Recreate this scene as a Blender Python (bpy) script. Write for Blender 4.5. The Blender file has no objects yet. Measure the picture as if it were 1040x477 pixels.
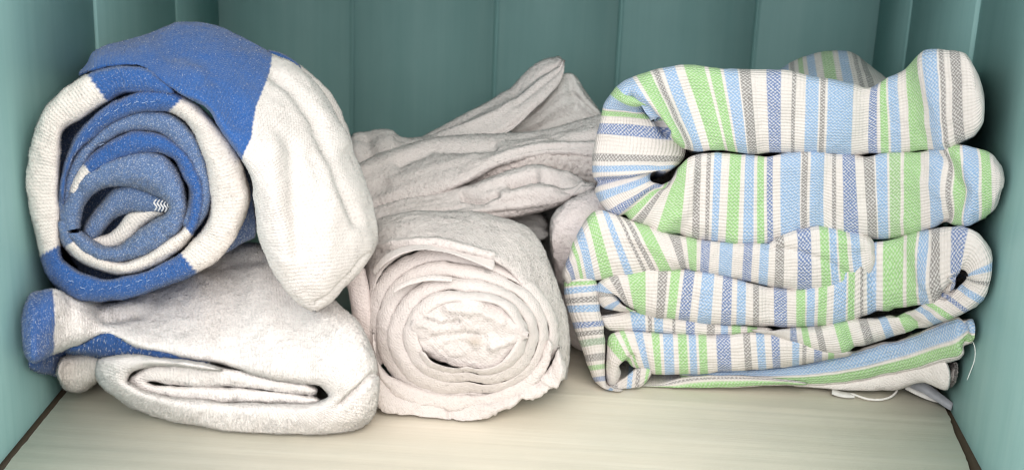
import bpy, math, random
import numpy as np
rng = np.random.default_rng(7)
random.seed(7)
S = bpy.context.scene
COL = S.collection

# ------------------------------------------------------------------ camera
F, PITCH, YAW, ROLL = 1501.23, 0.33984, -0.054155, 0.039923
CAM = np.array([0.044908, -1.327517, 0.445281])
PW, PH = 1040.0, 477.0
fwd = np.array([math.sin(YAW)*math.cos(PITCH), math.cos(YAW)*math.cos(PITCH), -math.sin(PITCH)])
rt0 = np.array([math.cos(YAW), -math.sin(YAW), 0.0])
up0 = np.cross(rt0, fwd)
c_, s_ = math.cos(ROLL), math.sin(ROLL)
RT = c_*rt0 + s_*up0
UP = -s_*rt0 + c_*up0

cam = bpy.data.cameras.new("camera"); cam_o = bpy.data.objects.new("camera", cam); COL.objects.link(cam_o)
from mathutils import Matrix, Vector
cam_o.matrix_world = Matrix(((RT[0], UP[0], -fwd[0], CAM[0]), (RT[1], UP[1], -fwd[1], CAM[1]),
                             (RT[2], UP[2], -fwd[2], CAM[2]), (0, 0, 0, 1)))
cam.sensor_width = 36.0; cam.sensor_fit = 'HORIZONTAL'
cam.lens = 36.0*F/PW; cam.clip_start = 0.01; cam.clip_end = 100
cam.dof.use_dof = True; cam.dof.focus_distance = .955; cam.dof.aperture_fstop = 11
S.camera = cam_o

def rays(px, py):
    px = np.asarray(px, float); py = np.asarray(py, float)
    d = RT*((px-PW/2)/F)[..., None] + UP*(-(py-PH/2)/F)[..., None] + fwd
    return d
def at(px, py, Y):                          # a point of the place: on the line of sight, Y metres from the back wall
    d = rays(px, py); t = (np.asarray(Y)-CAM[1])/d[..., 1]
    return CAM + d*t[..., None]
def flr(px, py, z=.0012):
    d = rays(px, py); t = (z-CAM[2])/d[..., 2]
    return CAM+d*t[..., None]
def xl(y): return -0.3070 + (-0.0)*y        # left and right wall planes
def xr(y): return 0.2955 - 0.0235*y

# ------------------------------------------------------------------ noise
_T = rng.random((64, 64, 64)).astype(np.float32)*2-1
def vnoise(P, scale, seed=0):
    q = P/scale + np.array([17.3+seed*3.7, 5.1+seed*7.9, 9.7+seed*1.3])
    i = np.floor(q).astype(int); f = q-i; f = f*f*(3-2*f)
    out = 0
    for a in (0, 1):
        wa = f[..., 0] if a else 1-f[..., 0]
        for b in (0, 1):
            wb = f[..., 1] if b else 1-f[..., 1]
            for c in (0, 1):
                wc = f[..., 2] if c else 1-f[..., 2]
                out = out + wa*wb*wc*_T[(i[..., 0]+a) & 63, (i[..., 1]+b) & 63, (i[..., 2]+c) & 63]
    return out

# ------------------------------------------------------------------ materials
def newmat(name):
    m = bpy.data.materials.new(name); m.use_nodes = True
    nt = m.node_tree; nt.nodes.clear()
    out = nt.nodes.new('ShaderNodeOutputMaterial'); b = nt.nodes.new('ShaderNodeBsdfPrincipled')
    nt.links.new(b.outputs[0], out.inputs[0])
    return m, nt, b
def nd(nt, t, **kw):
    n = nt.nodes.new(t)
    for k, v in kw.items(): setattr(n, k, v)
    return n
def mathn(nt, op, a, b=None):
    n = nd(nt, 'ShaderNodeMath', operation=op)
    for k, v in ((0, a), (1, b)):
        if v is None: continue
        if isinstance(v, (int, float)): n.inputs[k].default_value = v
        else: nt.links.new(v, n.inputs[k])
    return n.outputs[0]
def mixc(nt, fac, a, b, mode='MIX'):
    n = nd(nt, 'ShaderNodeMix', data_type='RGBA', blend_type=mode)
    for idx, v in ((0, fac), (6, a), (7, b)):
        if isinstance(v, (int, float)): n.inputs[idx].default_value = v
        elif isinstance(v, tuple): n.inputs[idx].default_value = v
        else: nt.links.new(v, n.inputs[idx])
    return n.outputs[2]
def noise(nt, vec, scale, detail=2.0, rough=0.5):
    n = nd(nt, 'ShaderNodeTexNoise'); n.inputs['Scale'].default_value = scale
    n.inputs['Detail'].default_value = detail; n.inputs['Roughness'].default_value = rough
    if vec is not None: nt.links.new(vec, n.inputs['Vector'])
    return n.outputs['Fac']
def ramp(nt, fac, stops):
    r = nd(nt, 'ShaderNodeValToRGB')
    while len(r.color_ramp.elements) < len(stops): r.color_ramp.elements.new(0.5)
    for e, (p, c) in zip(r.color_ramp.elements, stops):
        e.position = p; e.color = c if len(c) == 4 else (*c, 1)
    nt.links.new(fac, r.inputs[0]); return r.outputs[0]

def cloth_mat(name, woven=False, sheen=0.25, rib=0.0, loops=1.2, grid=0.0):
    m, nt, b = newmat(name)
    ca = nd(nt, 'ShaderNodeAttribute', attribute_name='col')
    uv = nd(nt, 'ShaderNodeAttribute', attribute_name='uvw')
    geo = nd(nt, 'ShaderNodeNewGeometry')
    tc = nd(nt, 'ShaderNodeTexCoord')
    obj = tc.outputs['Object']
    b.inputs['Roughness'].default_value = 0.95
    b.inputs['Specular IOR Level'].default_value = 0.15
    b.inputs['Sheen Weight'].default_value = sheen
    b.inputs['Sheen Roughness'].default_value = 0.6
    big = noise(nt, obj, 28, 3); fine = noise(nt, obj, 900, 2, .6)
    vary = ramp(nt, big, [(0.3, (.955, .95, .945)), (0.7, (1, 1, 1))])
    col = mixc(nt, 1.0, ca.outputs['Color'], vary, 'MULTIPLY')
    bump = nd(nt, 'ShaderNodeBump')
    if woven:
        sep = nd(nt, 'ShaderNodeSeparateXYZ'); nt.links.new(uv.outputs['Vector'], sep.inputs[0])
        wob = mathn(nt, 'MULTIPLY', mathn(nt, 'SUBTRACT', noise(nt, obj, 160, 2), 0.5), 1.1)
        k = 2*math.pi
        u = mathn(nt, 'ADD', sep.outputs[0], wob); v = mathn(nt, 'ADD', sep.outputs[1], wob)
        su = mathn(nt, 'SINE', mathn(nt, 'MULTIPLY', u, k/2.5))
        row = mathn(nt, 'SINE', mathn(nt, 'MULTIPLY', v, k/2.15))
        tw = mathn(nt, 'SINE', mathn(nt, 'ADD', mathn(nt, 'MULTIPLY', u, k/3.1), mathn(nt, 'MULTIPLY', v, k/3.5)))
        pat = mathn(nt, 'ADD', mathn(nt, 'MULTIPLY', su, row), mathn(nt, 'MULTIPLY', tw, 0.28))
        pat = mathn(nt, 'ADD', pat, mathn(nt, 'MULTIPLY', mathn(nt, 'SUBTRACT', fine, 0.5), 2.2))
        f = nd(nt, 'ShaderNodeMapRange'); f.inputs['From Min'].default_value = -0.35; f.inputs['From Max'].default_value = 0.75
        nt.links.new(pat, f.inputs['Value'])
        fac = mathn(nt, 'MULTIPLY', f.outputs[0], ca.outputs['Alpha'])
        col = mixc(nt, fac, col, (.80, .78, .76, 1))
        h = mathn(nt, 'ADD', mathn(nt, 'MULTIPLY', su, 0.5), mathn(nt, 'MULTIPLY', row, 0.8))
        h = mathn(nt, 'ADD', h, mathn(nt, 'MULTIPLY', fine, 1.5))
        nt.links.new(h, bump.inputs['Height']); bump.inputs['Distance'].default_value = 0.0003
        bump.inputs['Strength'].default_value = 0.7
    else:
        fl = nd(nt, 'ShaderNodeMapRange'); fl.inputs['From Min'].default_value = 0.54; fl.inputs['From Max'].default_value = 0.74
        nt.links.new(noise(nt, obj, 1100, 2, .7), fl.inputs['Value'])
        fac = mathn(nt, 'MULTIPLY', fl.outputs[0], ca.outputs['Alpha'])
        col = mixc(nt, fac, col, (.62, .66, .74, 1))
        vo = nd(nt, 'ShaderNodeTexVoronoi'); vo.inputs['Scale'].default_value = 520; vo.inputs['Randomness'].default_value = .8
        nt.links.new(obj, vo.inputs['Vector'])
        h = mathn(nt, 'SUBTRACT', mathn(nt, 'MULTIPLY', fine, 0.8), mathn(nt, 'MULTIPLY', vo.outputs['Distance'], loops))
        if rib or grid:
            sep = nd(nt, 'ShaderNodeSeparateXYZ'); nt.links.new(uv.outputs['Vector'], sep.inputs[0])
            wob = mathn(nt, 'MULTIPLY', noise(nt, obj, 110, 2), 2.2)
            u = mathn(nt, 'ADD', sep.outputs[0], wob); v = mathn(nt, 'ADD', sep.outputs[1], wob)
            su = mathn(nt, 'SINE', mathn(nt, 'MULTIPLY', u, 2*math.pi/2.3))
            sv = mathn(nt, 'SINE', mathn(nt, 'ADD', mathn(nt, 'MULTIPLY', v, 2*math.pi/2.1), mathn(nt, 'MULTIPLY', u, .5)))
            h = mathn(nt, 'ADD', h, mathn(nt, 'MULTIPLY', su, rib))
            h = mathn(nt, 'ADD', h, mathn(nt, 'MULTIPLY', mathn(nt, 'MULTIPLY', su, sv), grid))
        nt.links.new(h, bump.inputs['Height']); bump.inputs['Distance'].default_value = 0.0006
        bump.inputs['Strength'].default_value = 0.7
    nt.links.new(bump.outputs[0], b.inputs['Normal'])
    nt.links.new(col, b.inputs['Base Color'])
    return m
M_TERRY = cloth_mat('terry_cotton', rib=0.34, loops=.5, grid=.25)
M_WOVEN = cloth_mat('striped_weave', woven=True, sheen=0.12)
M_PLAIN = cloth_mat('plain_cotton', rib=.05, loops=1.0, grid=.28)

def paint_mat(name, c1, c2, c3, stretch, rough=0.45, freq=60, wear=(.5, .5, .5)):
    m, nt, b = newmat(name)
    tc = nd(nt, 'ShaderNodeTexCoord'); mp = nd(nt, 'ShaderNodeMapping'); mp.inputs['Scale'].default_value = stretch
    nt.links.new(tc.outputs['Object'], mp.inputs[0])
    br = noise(nt, mp.outputs[0], freq, 7, .68); blot = noise(nt, tc.outputs['Object'], 9, 3, .6)
    c = ramp(nt, br, [(0.3, c1), (0.52, c2), (0.75, c3)])
    c = mixc(nt, 1.0, c, ramp(nt, blot, [(0.3, (.88, .90, .90)), (0.7, (1, 1, 1))]), 'MULTIPLY')
    mk = nd(nt, 'ShaderNodeMapRange'); mk.inputs['From Min'].default_value = .705; mk.inputs['From Max'].default_value = .76
    nt.links.new(noise(nt, tc.outputs['Object'], 55, 6, .75), mk.inputs['Value'])
    c = mixc(nt, mathn(nt, 'MULTIPLY', mk.outputs[0], .45), c, (*wear, 1))
    nt.links.new(c, b.inputs['Base Color'])
    b.inputs['Roughness'].default_value = rough; b.inputs['Specular IOR Level'].default_value = 0.35
    bump = nd(nt, 'ShaderNodeBump'); bump.inputs['Distance'].default_value = 0.0007; bump.inputs['Strength'].default_value = 0.5
    nt.links.new(br, bump.inputs['Height']); nt.links.new(bump.outputs[0], b.inputs['Normal'])
    return m
M_WALL = paint_mat('teal_paint', (.265, .465, .455), (.295, .495, .485), (.325, .525, .51), (1, 1, .05), wear=(.45, .62, .58))
M_SHELF = paint_mat('cream_paint', (.79, .72, .60), (.81, .745, .63), (.825, .765, .655), (.05, 1, 1), 0.5, freq=130, wear=(.50, .44, .34))
def plain_mat(name, c, rough=0.7):
    m, nt, b = newmat(name)
    tc = nd(nt, 'ShaderNodeTexCoord'); n = noise(nt, tc.outputs['Object'], 300, 3)
    nt.links.new(ramp(nt, n, [(0.3, tuple(x*.82 for x in c)), (0.7, c)]), b.inputs['Base Color'])
    b.inputs['Roughness'].default_value = rough; return m
M_DARK = plain_mat('raw_wood', (.10, .062, .03))
M_LABEL = plain_mat('label_satin', (.74, .72, .69), 0.5)
M_GREY = plain_mat('grey_label_satin', (.30, .31, .34), 0.45)

# ------------------------------------------------------------------ object helpers
def mesh_obj(name, V, polys, mat, col=None, uvw=None, parent=None, smooth=True, nrm=None):
    """polys: list of int arrays (n,3) or (n,4)"""
    me = bpy.data.meshes.new(name)
    V = np.asarray(V, np.float32)
    loops = np.concatenate([p.ravel() for p in polys]).astype(np.int32)
    sizes = np.concatenate([np.full(len(p), p.shape[1], np.int32) for p in polys])
    starts = np.concatenate([[0], np.cumsum(sizes)[:-1]]).astype(np.int32)
    me.vertices.add(len(V)); me.vertices.foreach_set('co', V.ravel())
    me.loops.add(len(loops)); me.loops.foreach_set('vertex_index', loops)
    me.polygons.add(len(sizes)); me.polygons.foreach_set('loop_start', starts)
    if smooth: me.polygons.foreach_set('use_smooth', np.ones(len(sizes), bool))
    me.update(calc_edges=True); me.validate()
    if col is not None:
        a = me.attributes.new('col', 'FLOAT_COLOR', 'POINT'); a.data.foreach_set('color', np.asarray(col, np.float32).ravel())
    if uvw is not None:
        a = me.attributes.new('uvw', 'FLOAT_VECTOR', 'POINT'); a.data.foreach_set('vector', np.asarray(uvw, np.float32).ravel())
    me.materials.append(mat)
    if nrm is not None: me.normals_split_custom_set_from_vertices(np.asarray(nrm, np.float32))
    o = bpy.data.objects.new(name, me); COL.objects.link(o)
    if parent is not None:
        o.parent = parent; o.matrix_parent_inverse = Matrix.Translation(-Vector(parent.location))
    return o
def thing(name, label, cat, loc, group=None):
    o = bpy.data.objects.new(name, None); COL.objects.link(o); o.location = loc
    o.empty_display_size = 0.05
    o['label'] = label; o['category'] = cat
    if group: o['group'] = group
    return o

# colours: rgb + how much white yarn shows through
WHT = np.array([.74, .69, .66, 0.0]); TWH = np.array([.785, .735, .705, 0.0]); CRM = np.array([.83, .765, .715, 0.0])
AWH = np.array([.91, .86, .835, 0.0]); RWH = np.array([.745, .685, .66, 0.0])
BLU = np.array([.024, .105, .34, .36]); DEN = np.array([.105, .18, .35, .8])
LB = np.array([.29, .44, .66, .50]); DB = np.array([.17, .235, .43, .68]); GN = np.array([.325, .565, .235, .42]); GD = np.array([.33, .52, .25, .5])
GR = np.array([.29, .27, .265, .62]); PK = np.array([.83, .745, .72, 0.0])

def hermite(K, u, q):
    """non-uniform cubic through knots K (n,d) at parameters u, evaluated at q"""
    n = len(K); h = np.diff(u)[:, None]; dl = np.diff(K, axis=0)/h
    m = np.zeros_like(K); m[0] = dl[0]; m[-1] = dl[-1]
    m[1:-1] = (dl[:-1]*h[1:]+dl[1:]*h[:-1])/(h[1:]+h[:-1])
    i = np.clip(np.searchsorted(u, q, 'right')-1, 0, n-2)
    hh = h[i]; t = ((q-u[i])/hh[:, 0])[:, None]
    return (2*t**3-3*t**2+1)*K[i]+(t**3-2*t**2+t)*hh*m[i]+(-2*t**3+3*t**2)*K[i+1]+(t**3-t**2)*hh*m[i+1]

def sh_right(x): k = np.clip((x-890)/120, 0, 1); return -.050*k*k*(3-2*k)
def sh_left(x): k = np.clip((75-x)/50, 0, 1); return -.045*k*k*(3-2*k)
class Cloth:
    """gathers the folds of one piece of cloth into ONE mesh"""
    def __init__(s): s.V = []; s.Q = []; s.T = []; s.C = []; s.U = []; s.N = []; s.n = 0
    def add(s, V, C, U, N, quads=None, tris=None):
        s.N.append(N); s.V.append(V); s.C.append(C); s.U.append(U)
        if quads is not None: s.Q.append(quads+s.n)
        if tris is not None: s.T.append(tris+s.n)
        s.n += len(V)
    def build(s, name, mat, parent=None):
        polys = []
        if s.Q: polys.append(np.concatenate(s.Q))
        if s.T: polys.append(np.concatenate(s.T))
        return mesh_obj(name, np.concatenate(s.V), polys, mat, np.concatenate(s.C), np.concatenate(s.U), parent, nrm=np.concatenate(s.N))

    def band(s, rows, Yo=None, Yi=None, Y=-.4, b=.02, L=.06, r0=0, r1=0, stripes=None, base=WHT, colfn=None,
             amp=.0008, wl=.018, ridges=(), tuft=0, tl=.0020, tr=.00042, comb=(0, 0, -1), p=.8, step=.8, seed=0,
             drop=.0, damp=1.0, jit=.0, tuftcol=None, edgewob=0, fold=None, shift=None, grow=0):
        """a fold of cloth between two traced edges: rows of (outer x, outer y, inner x, inner y[, Yo, Yi, b]);
        it swells towards the room between the edges and runs back into the shelf behind them"""
        R = []
        for r in rows:
            r = list(r)
            yo = Yo if Yo is not None else Y; yi = Yi if Yi is not None else Y
            R.append(r[:4]+[r[4] if len(r) > 4 and r[4] is not None else yo,
                            r[5] if len(r) > 5 and r[5] is not None else yi,
                            r[6] if len(r) > 6 and r[6] is not None else b])
        K = np.array(R, float)
        d = np.diff(K[:, :4], axis=0); ch = .5*np.hypot(d[:, 0], d[:, 1])+.5*np.hypot(d[:, 2], d[:, 3])+1e-3
        u = np.concatenate([[0], np.cumsum(ch)])
        ns = max(8, int(u[-1]/step)); q = np.linspace(0, u[-1], ns)
        E = hermite(K, u, q)
        mid = .5*(E[:, :2]+E[:, 2:4])
        if grow:
            gv = E[:, :2]-E[:, 2:4]; gv = gv/(np.linalg.norm(gv, axis=1)[:, None]+1e-6)*grow; E[:, :2] += gv; E[:, 2:4] -= gv
        if edgewob:
            w = vnoise(np.stack([q*.12, q*0, q*0+seed], 1), 1.0)+.6*vnoise(np.stack([q*.35, q*0, q*0+seed+9], 1), 1.0)
            nrm = E[:, :2]-mid; nrm /= np.linalg.norm(nrm, axis=1)[:, None]+1e-6
            E[:, :2] += nrm*w[:, None]*edgewob
        width = np.hypot(*(E[:, :2]-E[:, 2:4]).T)
        na = int(np.clip(np.percentile(width, 85)*1.35/step, 10, 260)); nb = 8
        if shift is not None:
            E[:, 4] += shift(E[:, 0]); E[:, 5] += shift(E[:, 2])
        O = at(E[:, 0], E[:, 1], E[:, 4]); I = at(E[:, 2], E[:, 3], E[:, 5]); B = E[:, 6]
        C = .5*(O+I); H = .5*(O-I)
        sc = np.ones(ns)
        if r0: sc *= np.sqrt(np.clip(1-np.clip(1-q/r0, 0, 1)**2, .0004, 1))
        if r1: sc *= np.sqrt(np.clip(1-np.clip(1-(u[-1]-q)/r1, 0, 1)**2, .0004, 1))
        H = H*sc[:, None]; B = B*np.sqrt(sc)
        view = rays(mid[:, 0], mid[:, 1]); view /= np.linalg.norm(view, axis=1)[:, None]
        phi = np.linspace(math.pi/2, -math.pi/2, na)
        sp = np.sign(np.sin(phi))*np.abs(np.sin(phi))**p; cp = np.abs(np.cos(phi))**p
        front = C[:, None]+H[:, None]*sp[None, :, None]-view[:, None]*(B[:, None]*cp[None])[..., None]
        back = view+np.array([0, 0, -drop]); back = back*(L*sc)[:, None]
        tb = np.linspace(0, 1, nb+1)[1:]
        ob = (C+H)[:, None]+back[:, None]*tb[None, :, None]-H[:, None]*(.25*tb**2)[None, :, None]
        ib = (C-H)[:, None]+back[:, None]*tb[None, :, None]+H[:, None]*(.25*tb**2)[None, :, None]
        G = np.concatenate([ob[:, ::-1], front, ib], 1)
        nt = G.shape[1]
        pxs = np.concatenate([np.repeat(E[:, None, :2], nb, 1),
              (mid[:, None]+.5*(E[:, :2]-E[:, 2:4])[:, None]*sp[None, :, None]), np.repeat(E[:, None, 2:4], nb, 1)], 1)
        # folds and unevenness push the cloth along the view or its own normal
        tv = np.concatenate([np.zeros(nb), np.ones(na), np.zeros(nb)])
        gs = np.gradient(G, axis=0); gt = np.gradient(G, axis=1); N = np.cross(gs, gt)
        N /= np.linalg.norm(N, axis=2)[..., None]+1e-12
        if np.mean(np.sum(N[:, nb:nb+na]*view[:, None], 2)) > 0: N = -N; flip = True
        else: flip = False
        dis = amp*(vnoise(G, wl, seed)+.5*vnoise(G, wl*.42, seed+1)+.22*vnoise(G, wl*.2, seed+2))*damp
        if jit: dis = dis+jit*vnoise(G, .0022, seed+4)
        if fold:
            fa, fk, fs = fold; ss = q[:, None]/100.0; tq = np.concatenate([np.full(nb, -1.), -sp, np.full(nb, 1.)])[None]*.5
            Z = np.stack([tq*fk+.35*fk*fs*np.sin(ss*1.7+seed)*.3+0*ss, ss*fs+0*tq, 0*ss+0*tq+seed*1.7], -1)
            dis = dis+fa*(vnoise(Z, 1.0, seed)+.45*vnoise(Z*2.1, 1.0, seed+3))
        for poly, a, w in ridges:
            P = np.array(poly, float); best = np.full(pxs.shape[:2], 1e9)
            for k in range(len(P)-1):
                e = P[k+1]-P[k]; tt = np.clip(((pxs-P[k])@e)/(e@e), 0, 1)
                best = np.minimum(best, np.linalg.norm(pxs-P[k]-tt[..., None]*e, axis=2))
            dis = dis+a*np.exp(-(best/w)**2)
        dis = dis*np.clip(sc*1.6-.15, 0, 1)[:, None]
        G = G+N*(dis*np.concatenate([np.linspace(.4, 1, nb), np.ones(na), np.linspace(1, .4, nb)])[None])[..., None]
        # the shelf and the cupboard sides hold the cloth
        z = G[..., 2]; G[..., 2] = np.where(z < .004, .0015+.0025*np.exp((np.minimum(z, .004)-.004)/.004), z)
        G[..., 0] = np.clip(G[..., 0], xl(G[..., 1])+.0045, xr(G[..., 1])-.0045)
        gs = np.gradient(G, axis=0); gt = np.roll(G, -1, 1)-np.roll(G, 1, 1); N = np.cross(gs, gt)*(-1 if flip else 1)
        N /= np.linalg.norm(N, axis=2)[..., None]+1e-12
        # colours
        col = np.broadcast_to(np.asarray(base, float), (ns, nt, 4)).copy()
        if stripes:
            sm = q.copy(); seg = np.hypot(*np.gradient(mid, axis=0).T); sm = np.cumsum(seg)
            for cx, cy, w, c in stripes:
                k = np.argmin(np.hypot(mid[:, 0]-cx, mid[:, 1]-cy))
                ww = np.clip((w/2+.45-np.abs(sm-sm[k]))/.9, 0, 1)[:, None, None]
                col = col*(1-ww)+np.asarray(c)*ww
        tpar = np.concatenate([np.full(nb, -1.0), -sp, np.full(nb, 1.0)])*.5+.5      # 0 outer edge .. 1 inner edge
        if colfn is not None: col = colfn(q[:, None]/u[-1], tpar[None], pxs, col)
        arc_s = np.cumsum(np.linalg.norm(np.gradient(.5*(O+I), axis=0), axis=1))
        arc_t = np.concatenate([[0], np.cumsum(np.linalg.norm(np.diff(G, axis=1), axis=2).mean(0))])
        U = np.zeros((ns, nt, 3)); U[..., 0] = arc_s[:, None]*1000; U[..., 1] = arc_t[None]*1000; U[..., 2] = seed
        idx = np.arange(ns*nt).reshape(ns, nt)
        a = idx[:-1]; bq = idx[1:]
        qd = np.stack([a, np.roll(a, -1, 1), np.roll(bq, -1, 1), bq], -1).reshape(-1, 4)
        if not flip: qd = qd[:, ::-1]
        s.add(G.reshape(-1, 3), col.reshape(-1, 4), U.reshape(-1, 3), N.reshape(-1, 3), quads=qd)
        if tuft:
            s.tufts(G[:, nb-3:nb+na+1], N[:, nb-3:nb+na+1], col[:, nb-3:nb+na+1], U[:, nb-3:nb+na+1], tuft, tl, tr, np.array(comb, float), tuftcol)
        return E
    def tufts(s, G, N, col, U, dens, tl, tr, comb, tuftcol=None):
        a = G[1:, :-1]-G[:-1, :-1]; b = G[:-1, 1:]-G[:-1, :-1]
        area = np.linalg.norm(np.cross(a, b), axis=2); cum = np.cumsum(area.ravel()); n = int(cum[-1]*dens*1e6)
        k = np.searchsorted(cum, rng.random(n)*cum[-1]); k = np.minimum(k, area.size-1)
        i, j = np.unravel_index(k, area.shape); fu = rng.random(n)[:, None]; fv = rng.random(n)[:, None]
        P = G[i, j]+a[i, j]*fu+b[i, j]*fv; nn = N[i, j]
        cl = vnoise(P, .006, 31)[:, None]; cb = comb+np.stack([vnoise(P, .014, 32), 0*cl[:, 0], vnoise(P, .014, 33)], 1)*.5
        cb = cb-nn*np.sum(cb*nn, 1)[:, None]
        D = nn*.45+cb*.9+rng.normal(0, .2, (n, 3)); D /= np.linalg.norm(D, axis=1)[:, None]
        ln = tl*(.65+.6*rng.random(n))[:, None]*(1+.12*cl)
        t1 = np.cross(D, rng.normal(0, 1, (n, 3))); t1 /= np.linalg.norm(t1, axis=1)[:, None]; t2 = np.cross(D, t1)
        r = tr*(.7+.6*rng.random(n))[:, None]
        base = P-nn*.0004
        V = np.stack([base+t1*r, base-t1*r*.5+t2*r*.87, base-t1*r*.5-t2*r*.87, base+D*ln], 1)
        c = col[i, j].copy()
        flk = rng.random(n) < c[:, 3]*.28
        c[:, :3] *= (.83+.24*rng.random(n))[:, None]
        c[flk, :3] = c[flk, :3]*.35+np.array([.70, .72, .78])*.65
        c[:, :3] = np.minimum(c[:, :3], .90); c[:, 3] *= .4
        if tuftcol is not None: c[:, :3] = tuftcol(P, c[:, :3])
        TN = nn+D*.35; TN = np.stack([TN+(V[:, k]-base)/r*.22 if k < 3 else TN+D*.2 for k in range(4)], 1); TN /= np.linalg.norm(TN, axis=2)[..., None]
        o = np.arange(n)[:, None]*4
        T = np.concatenate([o+np.array([[0, 1, 3]]), o+np.array([[1, 2, 3]]), o+np.array([[2, 0, 3]])], 0)
        s.add(V.reshape(-1, 3), np.repeat(c, 4, 0), np.repeat(U[i, j], 4, 0), TN.reshape(-1, 3), tris=T)

# ------------------------------------------------------------------ the cupboard (setting)
def struct(o): o['kind'] = 'structure'; return o
def grooved(name, A, B, z0, z1, grooves, inward, gw, gd, back, mat):
    """a boarded wall from A to B (plan points) with V grooves at the given fractions"""
    A = np.array(A, float); B = np.array(B, float); Ln = np.linalg.norm(B-A); e = (B-A)/Ln; n = np.array(inward, float)
    prof = [(0, 0)]; off = 0.0
    for g, w, dp, stp in grooves:      # each board meets the next in a small groove, some stand a little proud
        prof += [(g*Ln-w/2, off), (g*Ln-w*.42, off-dp*.3), (g*Ln-w*.1, off-dp), (g*Ln+w*.25, off-dp)]
        off += stp; prof += [(g*Ln+w*.32, off-.0006), (g*Ln+w*.32+.0006, off)]
    prof += [(Ln, off), (Ln, -back), (0, -back)]
    P = [A+e*u+n*v for u, v in prof]; k = len(P)
    zs = np.linspace(z0, z1, 2)
    V = [(p[0], p[1], z) for z in zs for p in P]
    Q = np.array([[i, (i+1) % k, (i+1) % k+k, i+k] for i in range(k)])
    o = mesh_obj(name, V, [Q], mat, smooth=False)
    return struct(o)
GW, GD_ = .0045, .0032
def groove_y(px, py, xf):              # where on a side wall the seam seen at this pixel runs
    ys = np.linspace(-.60, -.02, 2000); q = at(np.full(2000, px), np.full(2000, py), ys)
    return ys[np.argmin(np.abs(q[:, 0]-xf(ys)))]
grooved('back_wall', (-.335, 0), (.335, 0), -.03, .418, [((x+.335)/.67, 0.0058, .0062, 0) for x in (-.1808, -.0488, .0635, .1852)], (0, -1), 0, 0, .02, M_WALL)
gl = [groove_y(97, 30, xl), groove_y(177, 12, xl)]; gr = [groove_y(990, 40, xr), groove_y(926, 30, xr)]
grooved('left_wall', (xl(-.66), -.66), (xl(0), -.001), -.03, .418, [((.66+gl[0])/.66, .0040, .0014, .0015), ((.66+gl[1])/.66, .0040, .0008, .0008)], (1, 0), 0, 0, .02, M_WALL)
grooved('right_wall', (xr(-.66), -.66), (xr(0), -.001), -.03, .418, [((.66+gr[0])/.66, .0040, .0014, .0026), ((.66+gr[1])/.66, .0040, .0010, .0011)], (-1, 0), 0, 0, .02, M_WALL)
# the shelf board: a slightly chewed edge leaves a dark gap along both sides
def shelf():
    n = 160; ys = np.linspace(-.66, -.002, n)
    w1 = vnoise(np.stack([ys*120, ys*0, ys*0], 1), 1.0); w2 = vnoise(np.stack([ys*420, ys*0+3, ys*0], 1), 1.0)
    le = -.3010+.0004*w1+.0003*w2
    re = np.interp(ys, [-.66, -.4653, -.4166, -.3711, 0], [.2945, .2972, .2990, .3008, .300])+.0007*w1[::-1]+.0005*w2
    re = np.minimum(re, xr(ys)-.0012)
    V = []
    for k in range(n):
        V += [(le[k], ys[k], 0), (re[k], ys[k], 0), (re[k]-.001, ys[k], -.018), (le[k]+.001, ys[k], -.018)]
    Q = []
    for k in range(n-1):
        a = 4*k; c = a+4
        Q += [[a, a+1, c+1, c], [a+1, a+2, c+2, c+1], [a+2, a+3, c+3, c+2], [a+3, a, c, c+3]]
    Q += [[0, 3, 2, 1], [4*n-4, 4*n-3, 4*n-2, 4*n-1]]
    struct(mesh_obj('shelf', V, [np.array(Q)], M_SHELF, smooth=False))
shelf()
def box(name, x0, x1, y0, y1, z0, z1, mat):
    V = [(x, y, z) for z in (z0, z1) for (x, y) in ((x0, y0), (x1, y0), (x1, y1), (x0, y1))]
    Q = np.array([[3, 2, 1, 0], [4, 5, 6, 7], [0, 1, 5, 4], [1, 2, 6, 5], [2, 3, 7, 6], [3, 0, 4, 7]])
    return struct(mesh_obj(name, V, [Q], mat, smooth=False))
box('shelf_support', -.32, .34, -.655, 0, -.032, -.0185, M_DARK)
M_GAP_SHADE = plain_mat('grimy_gap_shade', (.045, .030, .016))  # added strips: shade of the grimy side gaps put into a near-black colour
box('gap_shade_strip', -.3069, -.3012, -.655, -.003, -.017, -.0016, M_GAP_SHADE)
box('gap_shade_strip', .3008, .3105, -.655, -.003, -.017, -.0022, M_GAP_SHADE)
box('upper_shelf', -.32, .33, -.50, 0, .42, .44, M_WALL)

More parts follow.
